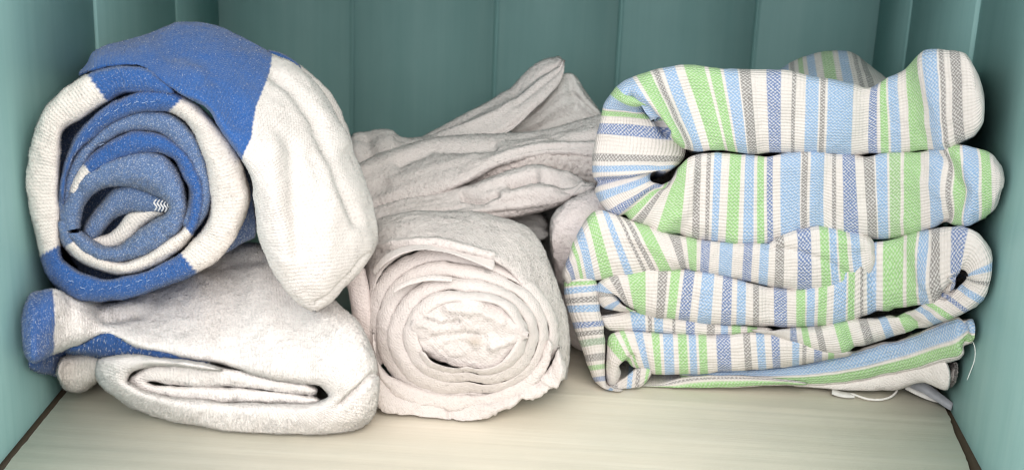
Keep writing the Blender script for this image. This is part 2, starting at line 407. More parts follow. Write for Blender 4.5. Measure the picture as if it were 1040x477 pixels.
# ------------------------------------------------------------------ A  folded white towel with a blue end (bottom left)
TA = thing('folded_towel', 'thick white terry towel folded flat, blue band at its left end, under the blue roll', 'towel', (-.19, -.42, 0))
c = Cloth()
def col_top(s, t, px, col):
    x = px[..., 0]; w = np.clip((54-x)/1.2+.5, 0, 1)[..., None]
    return col*(1-w)+(BLU*1.05+np.array([0.02, .02, .02, .2]))*w
c.band([(20, 302, 24, 373, -.45, -.475, .012), (36, 296, 40, 366, -.45, -.48, .016), (54, 293, 57, 358), (80, 303, 80, 349), (108, 303, 106, 338, -.43, -.475, .014),
        (130, 292, 135, 350, -.41), (165, 280, 170, 358, -.40), (200, 265, 205, 364, -.39), (232, 253, 240, 373, -.385), (262, 247, 275, 383, -.385, -.478, .026),
        (298, 270, 305, 389, -.40, -.478, .026), (333, 301, 325, 391, -.43, -.478, .024), (360, 325, 331, 396, -.45, -.478, .022), (378, 358, 334, 401, -.465, -.478, .02),
        (385, 394, 331, 405, -.47, -.478, .018), (378, 425, 321, 409), (350, 441, 305, 411), (310, 446, 285, 411), (250, 445, 250, 409), (200, 436, 205, 407),
        (150, 419, 165, 402), (118, 402, 140, 394), (99, 382, 129, 386), (99, 367, 133, 377), (118, 361, 150, 371), (160, 363, 180, 370), (220, 372, 230, 377)],
       Yo=-.47, Yi=-.478, b=.018, L=.05, r0=14, r1=10, colfn=col_top, base=AWH, amp=.0012, wl=.022, tuft=2.4, tl=.0018, tr=.00032, comb=(-.6, 0, -.75), seed=1, shift=sh_left,
       ridges=[([(380, 380), (345, 412)], -.004, 3.0), ([(110, 318), (150, 306)], .004, 8), ([(108, 325), (140, 320)], -.003, 5), ([(190, 272), (265, 262)], -.003, 8)])
c.build('outer_layer', M_TERRY, TA)
c = Cloth()
c.band([(323, 392, 322, 402), (280, 383, 282, 398), (240, 375, 242, 392), (200, 369, 205, 391.5), (170, 371, 172, 389.5), (145, 374, 157, 386), (131, 386, 150, 388), (138, 398, 157, 391),
        (165, 404, 172, 392), (205, 408, 205, 393), (250, 409, 245, 394), (290, 410, 285, 398), (326, 409, 323, 403)],
       Y=-.474, b=.008, L=.05, r0=10, r1=8, base=AWH, amp=.0012, wl=.013, tuft=1.2, tl=.0013, comb=(.2, 0, .3), seed=3)
c.build('inner_layer', M_TERRY, TA)
c = Cloth()
c.band([(57, 376, 58, 382), (64, 362, 66, 394), (80, 358, 80, 397), (95, 358, 95, 389), (108, 362, 104, 378)], Y=-.452, b=.016, r0=8, r1=8, base=CRM, tuft=1.3, tl=.002, seed=4, shift=sh_left)
c.build('tucked_corner', M_TERRY, TA)
c = Cloth()
c.band([(22, 366, 30, 376), (45, 358, 48, 379), (64, 352, 64, 380), (75, 350, 75, 372)], Y=-.445, b=.010, r0=12, r1=5, base=BLU*np.array([.8, .8, .8, 1]), tuft=1.3, tl=.002, seed=5, shift=sh_left)
c.band([(66, 352, 68, 357), (85, 345, 88, 358), (108, 332, 110, 362), (130, 342, 135, 366), (165, 350, 168, 369), (195, 358, 195, 372), (212, 364, 212, 372)], Y=-.472, b=.010, L=.04,
       r0=8, r1=8, base=BLU, tuft=1.5, tl=.0024, comb=(0, 0, -.5), seed=6)
c.build('blue_band', M_TERRY, TA)
c = Cloth()
c.band([(150, 330, 150, 400), (230, 300, 230, 405), (320, 340, 300, 410), (360, 370, 330, 420)], Y=-.40, b=.0, L=.2, r0=30, r1=30, base=AWH, step=3)
c.build('core_layer', M_TERRY, TA)

# ------------------------------------------------------------------ B  rolled blue and white towel (top left)
TB = thing('rolled_towel', 'blue and white banded towel rolled up, its white end draping over the right side', 'towel', (-.19, -.42, .09))
c = Cloth()
def banded(cuts):
    """cuts: list of (ox, oy, ix, iy) lines where the colour changes, colours alternate"""
    return cuts
YB = -.475
def spiral_cols(marks):
    # marks: [(s_from, colour)] by fraction of the path
    def fn(s, t, px, col):
        w_ = .0035
        for k, (s0, cc) in enumerate(marks):
            lean = .0009*np.sin(t*31+k*2.1)+.0006*np.sin(t*83+k)
            w = np.clip((s-s0-lean)/w_+.5, 0, 1)[..., None]
            w = np.broadcast_to(w, col.shape[:2]+(1,))
            col = col*(1-w)+cc*w
        return col
    return fn
turn = [(174, 90, 178, 95), (147, 71, 152, 93), (117, 69, 127, 94), (90, 77, 108, 102), (66, 91, 86, 117), (46, 113, 64, 131), (33, 145, 61, 156), (28, 180, 60, 182), (32, 215, 59, 213),
        (40, 250, 60, 243), (48, 278, 63, 263), (66, 297, 80, 277), (96, 305, 105, 284), (130, 301, 135, 280), (165, 290, 160, 272), (193, 279, 181, 261), (224, 260, 196, 245), (244, 229, 211, 225),
        (252, 201, 215, 204), (247, 175, 212, 186), (232, 146, 205, 152), (211, 119, 195, 129), (191, 102, 177, 114), (165, 93, 150, 112), (135, 96, 122, 120), (108, 109, 98, 135), (86, 129, 80, 153),
        (70, 153, 69, 177), (62, 180, 66, 197), (60, 200, 65, 212)]
def frac(rows, idx):
    K = np.array([r[:4] for r in rows], float); d = np.diff(K, axis=0)
    ch = .5*np.hypot(d[:, 0], d[:, 1])+.5*np.hypot(d[:, 2], d[:, 3])+1e-3; u = np.concatenate([[0], np.cumsum(ch)])/ch.sum()
    return float(np.interp(idx, np.arange(len(rows)), u))
seam = BLU*np.array([.8, .8, .9, .6])
c.band(turn, Y=YB, b=.0105, L=.09, r0=6, r1=10, base=BLU, amp=.0010, wl=.016, tuft=1.1, tl=.0013, tr=.0003, comb=(0, 0, 0), seed=11, grow=.8,
       colfn=spiral_cols([(frac(turn, 3), CRM), (frac(turn, 9.3), BLU), (frac(turn, 15.2), CRM), (frac(turn, 22.2), BLU)]))
d2 = [(59, 226, 66, 224), (59, 205, 72, 204), (66, 180, 78, 182), (80, 155, 88, 160), (98, 136, 104, 144), (120, 121, 122, 133), (148, 113, 148, 130), (176, 120, 168, 136), (196, 141, 182, 151),
      (208, 168, 190, 176), (213, 195, 195, 197), (207, 218, 190, 214), (194, 236, 182, 228)]
c.band(d2, Y=YB+.006, b=.011, L=.08, r0=6, r1=6, base=DEN, amp=.0008, tuft=1.6, tl=.0013, tr=.0003, comb=(0, 0, 0), seed=12, grow=2.6)
w2 = [(58, 224, 66, 222), (63, 244, 72, 240), (80, 262, 86, 252), (103, 273, 106, 262), (123, 277, 123, 267), (150, 271, 147, 259), (178, 255, 170, 244), (193, 240, 186, 232),
      (203, 218, 194, 214), (206, 196, 195, 194), (198, 172, 187, 178), (184, 151, 178, 161), (165, 139, 161, 154), (140, 134, 140, 156), (112, 145, 115, 165), (88, 164, 96, 176), (76, 181, 84, 188), (69, 198, 74, 200)]
c.band(w2, Y=YB+.003, b=.011, L=.08, r0=6, r1=6, base=DEN, amp=.0008, tuft=1.3, tl=.0013, tr=.0003, comb=(0, 0, 0), seed=13, grow=1.6,
       colfn=spiral_cols([(frac(w2, 1.3), CRM), (frac(w2, 7.1), BLU), (frac(w2, 15.2), CRM), (frac(w2, 16.8), DEN)]))
d3 = [(62, 236, 78, 232), (62, 216, 80, 216), (70, 197, 86, 202), (86, 178, 97, 192), (110, 163, 113, 187), (140, 155, 136, 187), (166, 162, 160, 196), (182, 184, 172, 207), (188, 210, 170, 217), (183, 232, 163, 222),
      (160, 251, 146, 233), (135, 263, 126, 249), (105, 264, 106, 252), (80, 252, 88, 243), (66, 238, 80, 236)]
c.band(d3, Y=YB+.005, b=.014, L=.07, base=DEN, amp=.0012, wl=.014, tuft=1.8, tl=.0014, tr=.0003, comb=(0, 0, 0), seed=14, grow=1.8)
d4 = [(177, 203, 168, 216), (155, 195, 150, 216), (135, 187, 130, 214), (118, 192, 116, 219), (104, 206, 106, 231), (90, 224, 96, 243), (82, 240, 92, 246)]
c.band(d4, Y=YB+.014, b=.013, L=.05, r0=8, r1=8, base=DEN, amp=.001, tuft=1.8, tl=.0014, tr=.0003, comb=(0, 0, 0), seed=15, grow=1.5)
w4 = [(80, 242, 88, 238), (95, 252, 98, 241), (113, 253, 110, 239), (130, 244, 122, 229), (142, 231, 131, 218), (157, 221, 146, 214), (170, 216, 160, 212)]
c.band(w4, Y=YB+.012, b=.008, L=.05, r0=6, r1=6, base=CRM, amp=.0006, tuft=1.0, tl=.0011, tr=.0003, comb=(0, 0, 0), seed=16, grow=1.0)
# the body of the roll behind its coiled end, base darkened as cavity shade
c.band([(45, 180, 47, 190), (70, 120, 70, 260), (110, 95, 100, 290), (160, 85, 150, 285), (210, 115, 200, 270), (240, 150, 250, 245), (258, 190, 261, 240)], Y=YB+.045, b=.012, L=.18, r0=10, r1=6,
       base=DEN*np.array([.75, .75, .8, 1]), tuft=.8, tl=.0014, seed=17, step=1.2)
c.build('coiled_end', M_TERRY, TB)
# outer sheet and the draped white end
c = Cloth()
def col_flap(s, t, px, col):
    x, y = px[..., 0], px[..., 1]
    bx = np.interp(y, [20, 52, 75, 110, 140, 166], [278, 276, 273, 259, 255, 243])+.35*np.sin(y*1.3)
    w = np.clip((bx-x)/1.5+.5, 0, 1)[..., None]
    w = np.where((y > 168)[..., None], 0, w)
    return TWH*(1-w)+(BLU*np.array([1.05, 1.05, 1.05, .7]))*w
c.band([(81, 73, 79, 77, -.455, -.468, .004), (108, 51, 104, 68, -.435, -.470, .006), (145, 38, 140, 67, -.42, -.474, .009), (185, 24, 171, 88, -.405, -.482, .015), (212, 25, 187, 97, -.40, -.486, .020),
        (242, 36, 207, 108, -.40, -.488, .024), (278, 55, 228, 137, -.40, -.490, .028), (312, 80, 244, 162, -.405, -.490, .031), (348, 130, 256, 186, -.415, -.488, .034),
        (371, 185, 260, 215, -.43, -.486, .036), (384, 240, 264, 246, -.445, -.485, .033), (370, 270, 281, 281, -.46, -.487, .026), (342, 298, 301, 305, -.475, -.489, .014), (321, 315, 317, 315, -.487, -.489, .004)],
       b=.02, L=.12, base=TWH, colfn=col_flap, amp=.0012, wl=.02, tuft=1.0, tl=.0011, tr=.0004, comb=(.1, 0, -.9), seed=21, r0=5,
       ridges=[([(278, 78), (300, 98), (318, 122), (330, 155), (345, 195), (360, 225)], -.0035, 6), ([(290, 72), (320, 100), (345, 145)], .003, 10), ([(296, 150), (300, 210), (302, 255)], -.0035, 8),
               ([(275, 150), (280, 210), (292, 262)], .003, 10), ([(330, 170), (335, 230), (325, 290)], .003, 14), ([(322, 307), (350, 284), (374, 257)], -.0016, 2.2),
               ([(100, 60), (150, 52), (200, 75)], .003, 10), ([(175, 60), (215, 80), (240, 120)], -.003, 14)])
c.band([(296, 62, 286, 90), (318, 77, 305, 115), (338, 97, 325, 145), (350, 122, 340, 175), (358, 148, 350, 205)], Y=-.33, b=.008, L=.08, r0=8, r1=8, base=TWH*np.array([.95, .95, .95, 1]), seed=22, amp=.0012, tuft=1.0, tl=.0012)
c.band([(268, 50, 272, 72), (290, 57, 292, 76), (307, 68, 305, 76)], Y=-.36, b=.006, L=.08, r0=5, r1=5, base=BLU, seed=23, tuft=1.0, tl=.0012)
c.build('draped_flap', M_TERRY, TB)
# small stitched mark on the inmost end
def tube_mesh(c, pts, r, col, n=6, m=4):
    P = np.array(pts, float)
    u = np.linspace(0, 1, len(P)); q = np.linspace(0, 1, max(4, len(P)*m)); P = hermite(P, u, q) if len(P) > 2 else P[0]+(P[-1]-P[0])*q[:, None]
    t = np.gradient(P, axis=0); t /= np.linalg.norm(t, axis=1)[:, None]+1e-9
    a = np.cross(t, np.array([.3, .5, .81])); a /= np.linalg.norm(a, axis=1)[:, None]; b2 = np.cross(t, a)
    th = np.arange(n)*2*math.pi/n
    rr = r*np.sqrt(np.clip(1-(2*q-1)**8, .02, 1))
    G = P[:, None]+(a[:, None]*np.cos(th)[None, :, None]+b2[:, None]*np.sin(th)[None, :, None])*rr[:, None, None]
    k = len(P); idx = np.arange(k*n).reshape(k, n)
    Q = np.stack([idx[:-1], np.roll(idx[:-1], -1, 1), np.roll(idx[1:], -1, 1), idx[1:]], -1).reshape(-1, 4)
    c.add(G.reshape(-1, 3), np.repeat(np.asarray(col)[None], k*n, 0), np.zeros((k*n, 3)), ((G-P[:, None])/(rr[:, None, None]+1e-9)).reshape(-1, 3), quads=Q)
c = Cloth()
for k in range(5):
    x = 157+k*3.4; y = 202+k*.5
    tube_mesh(c, [at(x+2, y, YB-.001), at(x-.5, y+4, YB-.0025), at(x+2.2, y+8, YB-.0025), at(x, y+12, YB-.001)], .0006, [.72, .72, .74, 0])
c.build('stitched_mark', M_PLAIN, TB)
# pale stitching along the blue hems
def dashes(pts, Y, dash=5, gap=3, r=.00019):
    c = Cloth()
    P = np.array(pts, float); d = np.concatenate([[0], np.cumsum(np.hypot(*np.diff(P, axis=0).T))]); s0 = 0
    while s0 < d[-1]-3:
        ln = dash*(.3+1.4*random.random()); qq = np.linspace(s0, min(s0+ln, d[-1]), 4); j = random.uniform(-1.3, 1.3)
        xs_ = np.interp(qq, d, P[:, 0])+j*.6; ys = np.interp(qq, d, P[:, 1])+np.array([0, .5, -.3, .2])+j
        tube_mesh(c, list(at(xs_, ys, np.full(4, Y))), r, [.36, .46, .68, 0], n=5, m=2)
        s0 += ln+gap*random.random()*2.5
    c.build('hem_stitching', M_PLAIN, TB)
dashes([(72, 165), (85, 138), (108, 117), (135, 104), (160, 103)], YB-.0112)
dashes([(100, 148), (120, 144), (145, 143), (165, 150)], YB-.0047)
dashes([(70, 285), (90, 294), (110, 294), (135, 287), (160, 281), (172, 272)], YB-.0112)
dashes([(197, 230), (200, 205), (193, 180)], YB-.0047)

# ------------------------------------------------------------------ C  white rolled towel (middle front)
TC = thing('rolled_towel', 'plain white rolled towel with ragged hem, its coiled end facing out in the middle', 'towel', (-.03, -.40, 0))
c = Cloth()
YC = -.442
cen = np.array([474., 340.])
angs = np.array([0, 30, 60, 90, 120, 150, 180, 210, 240, 270, 300, 330])
RA = [58, 53, 43, 37, 43, 50, 55, 52, 42, 36, 44, 52]
RB = [70, 62, 52, 47, 55, 61, 66, 62, 52, 45, 55, 66]
RB2 = [73, 66, 55, 51, 59, 66, 70, 67, 57, 50, 58, 68]
RC = [80, 74, 63, 61, 71, 78, 81, 77, 65, 57, 65, 75]
RD = [91, 84, 74, 76, 89, 96, 93, 88, 75, 64, 73, 85]
RE = [101, 92, 82, 87, 103, 110, 103, 101, 86, 73, 82, 93]
def rad(tb, th): return np.interp(th % 360, np.append(angs, 360), tb+tb[:1])
tabs = [RA, RB, RC, RD, RE]
def rs(T):       # radius along the continuous spiral: T turns from the centre
    k = int(np.clip(math.floor(T), 0, len(tabs)-2)); f = T-k; th = T*360
    f = f*f*(3-2*f)*.6+f*.4
    return rad(tabs[k], th)*(1-f)+rad(tabs[k+1], th)*f
rows = []
for k in range(0, 4*20+1):
    T = k/20; th = math.radians(T*360+200)
    Tq = T
    r_in = rs_in = None
    a = math.degrees(th)
    def rr(Tv):
        kk = int(np.clip(math.floor(Tv), 0, len(tabs)-2)); f = np.clip(Tv-kk, 0, 1)
        return rad(tabs[kk], a)*(1-f)+rad(tabs[kk+1], a)*f
    ri = rr(max(T-1, 0)) if T > 1 else rad(RA, a)*(.92+.0*T)
    ro = rr(min(T, 4))
    if T < 1: ro = rad(RA, a)*(1-T)+rr(1.0)*T if False else rad(RA, a)+ (rad(RB, a)-rad(RA, a))*T
    e = np.array([math.cos(th), -math.sin(th)])
    sag = max(0., -math.sin(math.radians(a-20)))*.8*(.3+.7*math.sin(T*9.1)**2); po = cen+e*(ro-.1-sag); pi = cen+e*(ri-1.6)
    rows.append((po[0], po[1], pi[0], pi[1], YC-.016+.0078*T+.0012*math.sin(T*5.3), YC-.022+.0078*T+.0012*math.sin(T*5.3), .0042))
c.band(rows, L=.035, base=RWH, amp=.0008, wl=.014, tuft=.9, tl=.0008, tr=.0003, comb=(0, 0, 0), seed=31, r0=5, r1=5, p=.9, edgewob=.8)
# crumpled middle
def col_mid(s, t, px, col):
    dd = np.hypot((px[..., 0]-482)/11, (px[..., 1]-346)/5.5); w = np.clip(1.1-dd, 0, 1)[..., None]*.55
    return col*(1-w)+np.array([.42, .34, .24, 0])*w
c.band([(418, 330, 418, 336), (428, 314, 427, 354), (446, 303, 445, 367), (470, 299, 470, 374), (495, 304, 497, 374), (515, 314, 514, 365), (529, 329, 529, 351), (536, 338, 536, 342)], Y=YC-.013, b=.006, L=.04,
       base=RWH, amp=.0022, wl=.016, tuft=1.6, tl=.0012, tr=.0003, comb=(.4, 0, .2), seed=32, colfn=col_mid, jit=.0002,
       ridges=[([(425, 322), (448, 330), (465, 326)], -.0022, 3), ([(440, 342), (470, 338), (492, 342)], -.0022, 3.5), ([(500, 350), (522, 344)], .002, 4), ([(455, 312), (490, 316), (510, 326)], .003, 5)])
# loose lower layers with the ragged hem on the shelf
c.build('coil', M_PLAIN, TC)
c = Cloth()
c.band([(376, 372, 380, 352, -.425, -.43), (382, 414, 386, 372), (405, 422, 404, 394), (432, 429, 430, 404), (452, 434, 452, 410), (463, 438, 465, 411), (477, 434, 478, 410), (492, 424, 492, 408), (512, 416, 512, 402),
        (535, 405, 530, 394), (552, 400, 547, 384), (566, 392, 560, 372), (573, 380, 566, 358), (572, 360, 566, 340, -.40, -.41)], Yo=-.445, Yi=-.438, b=.006, L=.03, base=RWH, amp=.0014, wl=.012, tuft=.9, tl=.0011, tr=.0003, seed=33, r0=6, r1=6, edgewob=2.6,
       ridges=[([(455, 414), (460, 436)], -.002, 3), ([(420, 404), (500, 414)], .002, 4), ([(545, 388), (560, 396)], -.002, 3)])
c.band([(380, 340, 378, 330, -.42, -.43), (383, 378, 383, 360), (398, 398, 395, 380), (430, 412, 428, 395), (465, 416, 465, 400), (505, 411, 503, 397), (535, 398, 530, 384), (553, 378, 548, 365), (562, 350, 556, 342)], Yo=-.442, Yi=-.44, b=.005, L=.03, base=RWH,
       amp=.0012, wl=.012, tuft=.9, tl=.0011, tr=.0003, seed=34, r0=6, r1=6, edgewob=1.8)
# outer turn of the roll running back
c.band([(363, 352, 374, 352, -.405, -.425, .004), (359, 312, 376, 318, -.40, -.425, .006), (362, 270, 384, 282, -.39, -.43, .008), (384, 224, 404, 260, -.385, -.435, .010), (412, 216, 422, 253, -.385, -.437, .011), (444, 214, 444, 251, -.383, -.438, .012), (500, 219, 482, 257, -.383, -.438, .012),
        (536, 232, 511, 272, -.385, -.436, .012), (558, 266, 536, 296, -.39, -.433, .011), (573, 312, 556, 332, -.395, -.43, .010), (578, 352, 565, 368, -.40, -.428, .008), (575, 384, 566, 388, -.405, -.425, .006)],
       L=.11, base=RWH, amp=.0010, wl=.016, tuft=1.2, tl=.0012, tr=.0004, comb=(.2, 0, -.4), seed=35, jit=.0002,
       ridges=[([(385, 250), (410, 246), (440, 245), (470, 251), (500, 259)], .0025, 3), ([(385, 256), (410, 252), (440, 250)], -.0015, 2)])
# upright fold at its left
c.band([(350, 282, 368, 266), (354, 300, 375, 290), (360, 326, 379, 318), (368, 351, 383, 344), (377, 373, 386, 365)], Y=-.425, b=.008, L=.05, base=PK, amp=.0008, tuft=.9, tl=.0012, tr=.0003, seed=36, r0=8, r1=8)
c.band([(420, 300, 420, 400), (470, 270, 470, 420), (530, 300, 530, 400)], Y=-.38, b=.0, L=.16, r0=30, r1=30, base=RWH, step=3)
c.build('outer_wrap', M_PLAIN, TC)
c = Cloth()
def flat(pts_o, pts_i, Yo, Yi, base=RWH, **kw):
    c.band([(a[0], a[1], b_[0], b_[1], yo, yi) for a, b_, yo, yi in zip(pts_o, pts_i, Yo, Yi)], b=.0012, L=.006, base=base, **kw)
flat([(378, 275), (388, 262), (402, 253), (425, 248), (450, 249), (478, 256), (503, 264)], [(381, 280), (391, 268), (405, 259), (426, 254), (450, 256), (477, 264), (502, 275)],
     [-.440]*7, [-.448]*7, amp=.0004, tuft=.5, tl=.0008, tr=.00025, r0=3, r1=3, seed=41)
flat([(400, 292), (415, 284), (435, 280), (460, 281)], [(398, 298), (414, 290), (435, 285), (460, 286)], [-.452]*4, [-.455]*4, amp=.0004, tuft=.5, tl=.0008, tr=.00025, r0=2, r1=2, seed=42)
c.build('hem', M_PLAIN, TC)

# ------------------------------------------------------------------ D  crumpled greyish towel behind the roll, E the bunched one beside the stack
GWH = np.array([.84, .775, .755, 0]); GW2 = np.array([.76, .735, .715, 0])
TD = thing('crumpled_towel', 'greyish white crumpled towel piled behind the white roll, one folded corner sticking up', 'towel', (0, -.2, 0))
c = Cloth()
kw = dict(base=GWH, amp=.0006, wl=.016, tuft=1.3, tl=.0012, tr=.0004, comb=(0, 0, -.3), jit=.0003, fold=(.0040, 4.6, .6))
c.band([(352, 140, 352, 215, -.20, -.24), (365, 133, 366, 215, -.20, -.25), (385, 132, 382, 210, -.20, -.25), (402, 139, 402, 200, -.20, -.25), (425, 140, 425, 190, -.20, -.25), (450, 135, 450, 180)], Yo=-.2, Yi=-.25, b=.02, L=.1, seed=51, r0=8, r1=8, **kw,
       ridges=[([(372, 140), (380, 200)], -.006, 8), ([(395, 140), (400, 180)], .004, 8)])
c.build('twisted_end', M_PLAIN, TD)
c = Cloth()
# the corner standing up: outer leaf and the inside, its shade put into a greyer base
c.band([(395, 150, 400, 172, -.19, -.22), (430, 136, 440, 160, -.18, -.22), (470, 117, 490, 148, -.17, -.21), (505, 97, 522, 132, -.16, -.20), (528, 76, 545, 112, -.155, -.19), (545, 62, 562, 97, -.15, -.18), (560, 56, 572, 84, -.15, -.17), (569, 56, 574, 70, -.15, -.165), (573, 60, 574, 64, -.15, -.16)],
       b=.012, L=.05, seed=52, r1=5, ridges=[([(520, 92), (545, 72), (563, 62)], -.005, 7), ([(440, 148), (520, 112)], .004, 8)], **kw)
c.band([(520, 128, 520, 150), (545, 106, 550, 142), (572, 76, 570, 138), (582, 76, 588, 132), (594, 95, 600, 128), (610, 116, 610, 124)], Y=-.16, b=.010, L=.05, seed=53, r1=4,
       ridges=[([(577, 80), (585, 105)], -.004, 5)], **{**kw, 'base': GW2})
c.build('raised_corner', M_PLAIN, TD)
c = Cloth()
# long twisted folds
c.band([(345, 185, 345, 232, -.25, -.28), (368, 166, 368, 228, -.24, -.28), (385, 157, 385, 221, -.23, -.28), (404, 150, 404, 212, -.225, -.28), (440, 141, 440, 199, -.22, -.28), (480, 137, 474, 186, -.22, -.28), (520, 135, 505, 168, -.22, -.27), (560, 130, 545, 157, -.22, -.26), (608, 117, 602, 160, -.22, -.26), (630, 112, 625, 165, -.22, -.26)],
       b=.020, L=.09, seed=54, ridges=[([(405, 165), (440, 150), (500, 147)], -.005, 5), ([(400, 185), (450, 168), (480, 160)], .003, 7), ([(560, 138), (606, 140)], -.003, 4)], **kw)
c.band([(430, 198, 430, 206), (465, 183, 468, 196), (500, 164, 503, 182), (535, 154, 540, 172), (570, 157, 572, 180), (604, 158, 604, 190), (622, 160, 622, 195)], Y=-.265, b=.004, L=.05, seed=55, **{**kw, 'amp': .0006, 'fold': None, 'base': GWH*np.array([.92, .91, .90, 1]), 'jit': .0009})
c.band([(372, 214, 373, 236, -.275, -.30), (400, 206, 400, 228), (440, 199, 442, 222), (475, 190, 478, 221), (505, 178, 508, 220), (530, 170, 530, 218), (552, 167, 553, 214), (574, 176, 574, 206), (592, 187, 592, 197), (604, 187, 604, 192)],
       Yo=-.275, Yi=-.30, b=.018, L=.06, seed=56, r1=6, ridges=[([(520, 186), (532, 181), (542, 178)], -.010, 5), ([(470, 200), (490, 204), (505, 199)], -.006, 3), ([(500, 202), (530, 196), (560, 196)], .003, 6),
       ([(545, 180), (565, 186), (580, 196)], -.004, 5), ([(570, 172), (592, 192)], .003, 4)], **kw)
c.band([(505, 216, 505, 236), (525, 214, 525, 244), (545, 217, 545, 246), (556, 226, 555, 241)], Y=-.26, b=.014, L=.06, seed=57, r1=8, r0=5, **{**kw, 'base': GW2})
c.band([(372, 190, 372, 300), (430, 180, 430, 330), (520, 170, 520, 330), (560, 150, 560, 330), (640, 140, 640, 320)], Y=-.20, b=.0, L=.12, r0=20, r1=20, base=GW2, step=3)
c.build('crumpled_folds', M_PLAIN, TD)
TE = thing('bunched_towel', 'pinkish white bunched towel wedged between the white roll and the striped stack', 'towel', (.06, -.28, 0))
c = Cloth()
c.band([(559, 238, 559, 252), (563, 218, 566, 285), (577, 204, 580, 320), (598, 194, 600, 340), (625, 190, 625, 350), (650, 200, 650, 350)], Y=-.325, b=.030, L=.10, seed=61, r0=16, r1=10,
       base=np.array([.80, .725, .715, 0]), amp=.0018, wl=.02, tuft=1.3, tl=.0013, tr=.0003, comb=(0, 0, -.2), jit=.0004)
c.band([(560, 300, 560, 320), (575, 292, 575, 345), (610, 290, 610, 360), (640, 300, 640, 350)], Y=-.325, b=.02, L=.08, seed=62, r0=16, r1=10, base=np.array([.76, .69, .68, 0]), step=2)
c.build('bunched_cloth', M_PLAIN, TE)

# ------------------------------------------------------------------ striped towels (right)
def xs(y, *items):
    return [((a+b_)/2, y if not callable(y) else y((a+b_)/2), (b_-a), cc) for a, b_, cc in items]
T1 = thing('folded_towel', 'striped blue and green towel, upper of the two stacked, looped over at its left', 'towel', (.18, -.33, .12))
c = Cloth()
rows = [(997, 60, 1002, 132), (980, 52, 986, 139), (952, 52, 960, 151), (926, 63, 934, 153), (903, 75, 908, 155), (880, 86, 878, 159), (850, 82, 848, 158), (800, 76, 800, 157), (750, 71, 760, 157), (700, 67, 726, 151), (675, 70, 706, 152),
        (655, 75, 692, 147, -.374, -.384), (640, 82, 678, 135, -.374, -.384), (628, 91, 665, 121, -.374, -.380), (619, 101, 662, 114, -.373, -.365), (610, 119, 684, 124, -.37, -.356), (604, 140, 694, 147, -.37, -.357), (602, 158, 691, 160, -.37, -.360), (602, 175, 681, 172), (606, 195, 667, 179), (619, 213, 670, 184), (641, 223, 679, 184), (672, 235, 690, 170),
        (700, 242, 704, 158), (740, 246, 745, 156), (778, 247, 778, 156), (803, 241, 803, 156), (827, 232, 828, 156), (847, 239, 847, 157), (880, 245, 875, 157), (910, 243, 910, 154), (950, 232, 948, 151), (984, 229, 982, 146), (1006, 221, 1004, 152), (1022, 206, 1022, 166)]
st = xs(112, (645, 661, LB), (666, 678, GN), (680, 685, GR), (689, 700, LB), (708, 726, GN), (729, 739, GN), (742, 754, LB), (756, 766, GR), (780, 793, DB), (804, 808, GR), (818, 831, LB), (833, 838, GR), (841, 867, LB),
        (881, 889, DB), (892, 899, GN), (902, 912, LB), (922, 940, GN), (947, 959, LB), (961, 965, GR), (971, 981, GR))
st += [(643, 102, 7, GN), (640, 110, 8, LB), (642, 119, 6, GN), (641, 134, 12, DB), (643, 160, 7, GR), (641, 170, 6, LB), (638, 181, 7, DB), (637, 190, 6, LB), (646, 202, 7, DB), (656, 204, 6, GN), (664, 206, 6, GR)]
st += xs(200, (677, 694, GN), (704, 711, GR), (717, 721, GR), (724, 731, LB), (739, 751, GN), (756, 766, LB), (769, 776, GN), (779, 785, DB), (793, 813, LB), (815, 821, GR), (822, 836, LB), (845, 849, GR), (856, 870, DB),
         (879, 889, GR), (891, 902, LB), (904, 915, GD), (919, 936, GN), (945, 956, LB), (961, 965, GR), (966, 977, GN), (979, 994, LB), (997, 1008, GN))
YS = -.372
c.band(rows, Y=YS, b=.0145, L=.13, r0=18, r1=16, stripes=st, base=WHT, amp=.0014, wl=.024, seed=71, shift=sh_right, fold=(.0026, 1.6, 1.9), p=.66, step=.6, drop=.03,
       ridges=[([(640, 98), (655, 109), (668, 122), (676, 134)], -.008, 4), ([(606, 186), (640, 184), (668, 180)], -.005, 4), ([(632, 222), (650, 205), (672, 188)], -.003, 4), ([(880, 92), (882, 150)], -.003, 12), ([(940, 60), (960, 140)], .004, 14), ([(702, 175), (692, 212), (672, 230)], .0028, 8), ([(716, 172), (708, 215), (690, 238)], -.0022, 7), ([(955, 162), (974, 196), (960, 228)], -.0032, 7), ([(972, 158), (990, 196), (982, 222)], .0024, 7), ([(842, 166), (836, 226)], -.0022, 9), ([(770, 90), (775, 148)], -.0016, 9), ([(700, 85), (716, 140)], -.0018, 8)])
c.build('looped_layer', M_WOVEN, T1)
c = Cloth()
# tail of the cloth behind, over the dip in the top layer
rows = [(770, 92, 780, 110), (795, 68, 800, 110), (822, 55, 830, 110), (845, 51, 855, 110), (866, 53, 880, 110), (885, 68, 905, 108), (900, 80, 925, 100)]
c.band(rows, Yo=-.20, Yi=-.26, b=.012, L=.06, r0=14, r1=8, base=WHT*np.array([.95, .95, .95, 1]), seed=72, step=.7,
       stripes=xs(80, (790, 800, LB), (803, 807, GR), (812, 817, GD), (822, 830, LB), (838, 850, GD), (856, 866, LB), (872, 877, GR), (882, 890, GR)))
c.build('back_fold', M_WOVEN, T1)
c = Cloth()
c.band([(640, 130, 650, 215), (760, 100, 760, 235), (900, 100, 900, 230), (980, 100, 990, 215)], Y=YS+.11, b=0, L=.10, r0=25, r1=25, base=WHT*np.array([.6, .6, .6, 1]), step=3)  # filler behind the loop, shade of the hole put into its darkened base
c.build('inner_layer', M_WOVEN, T1)

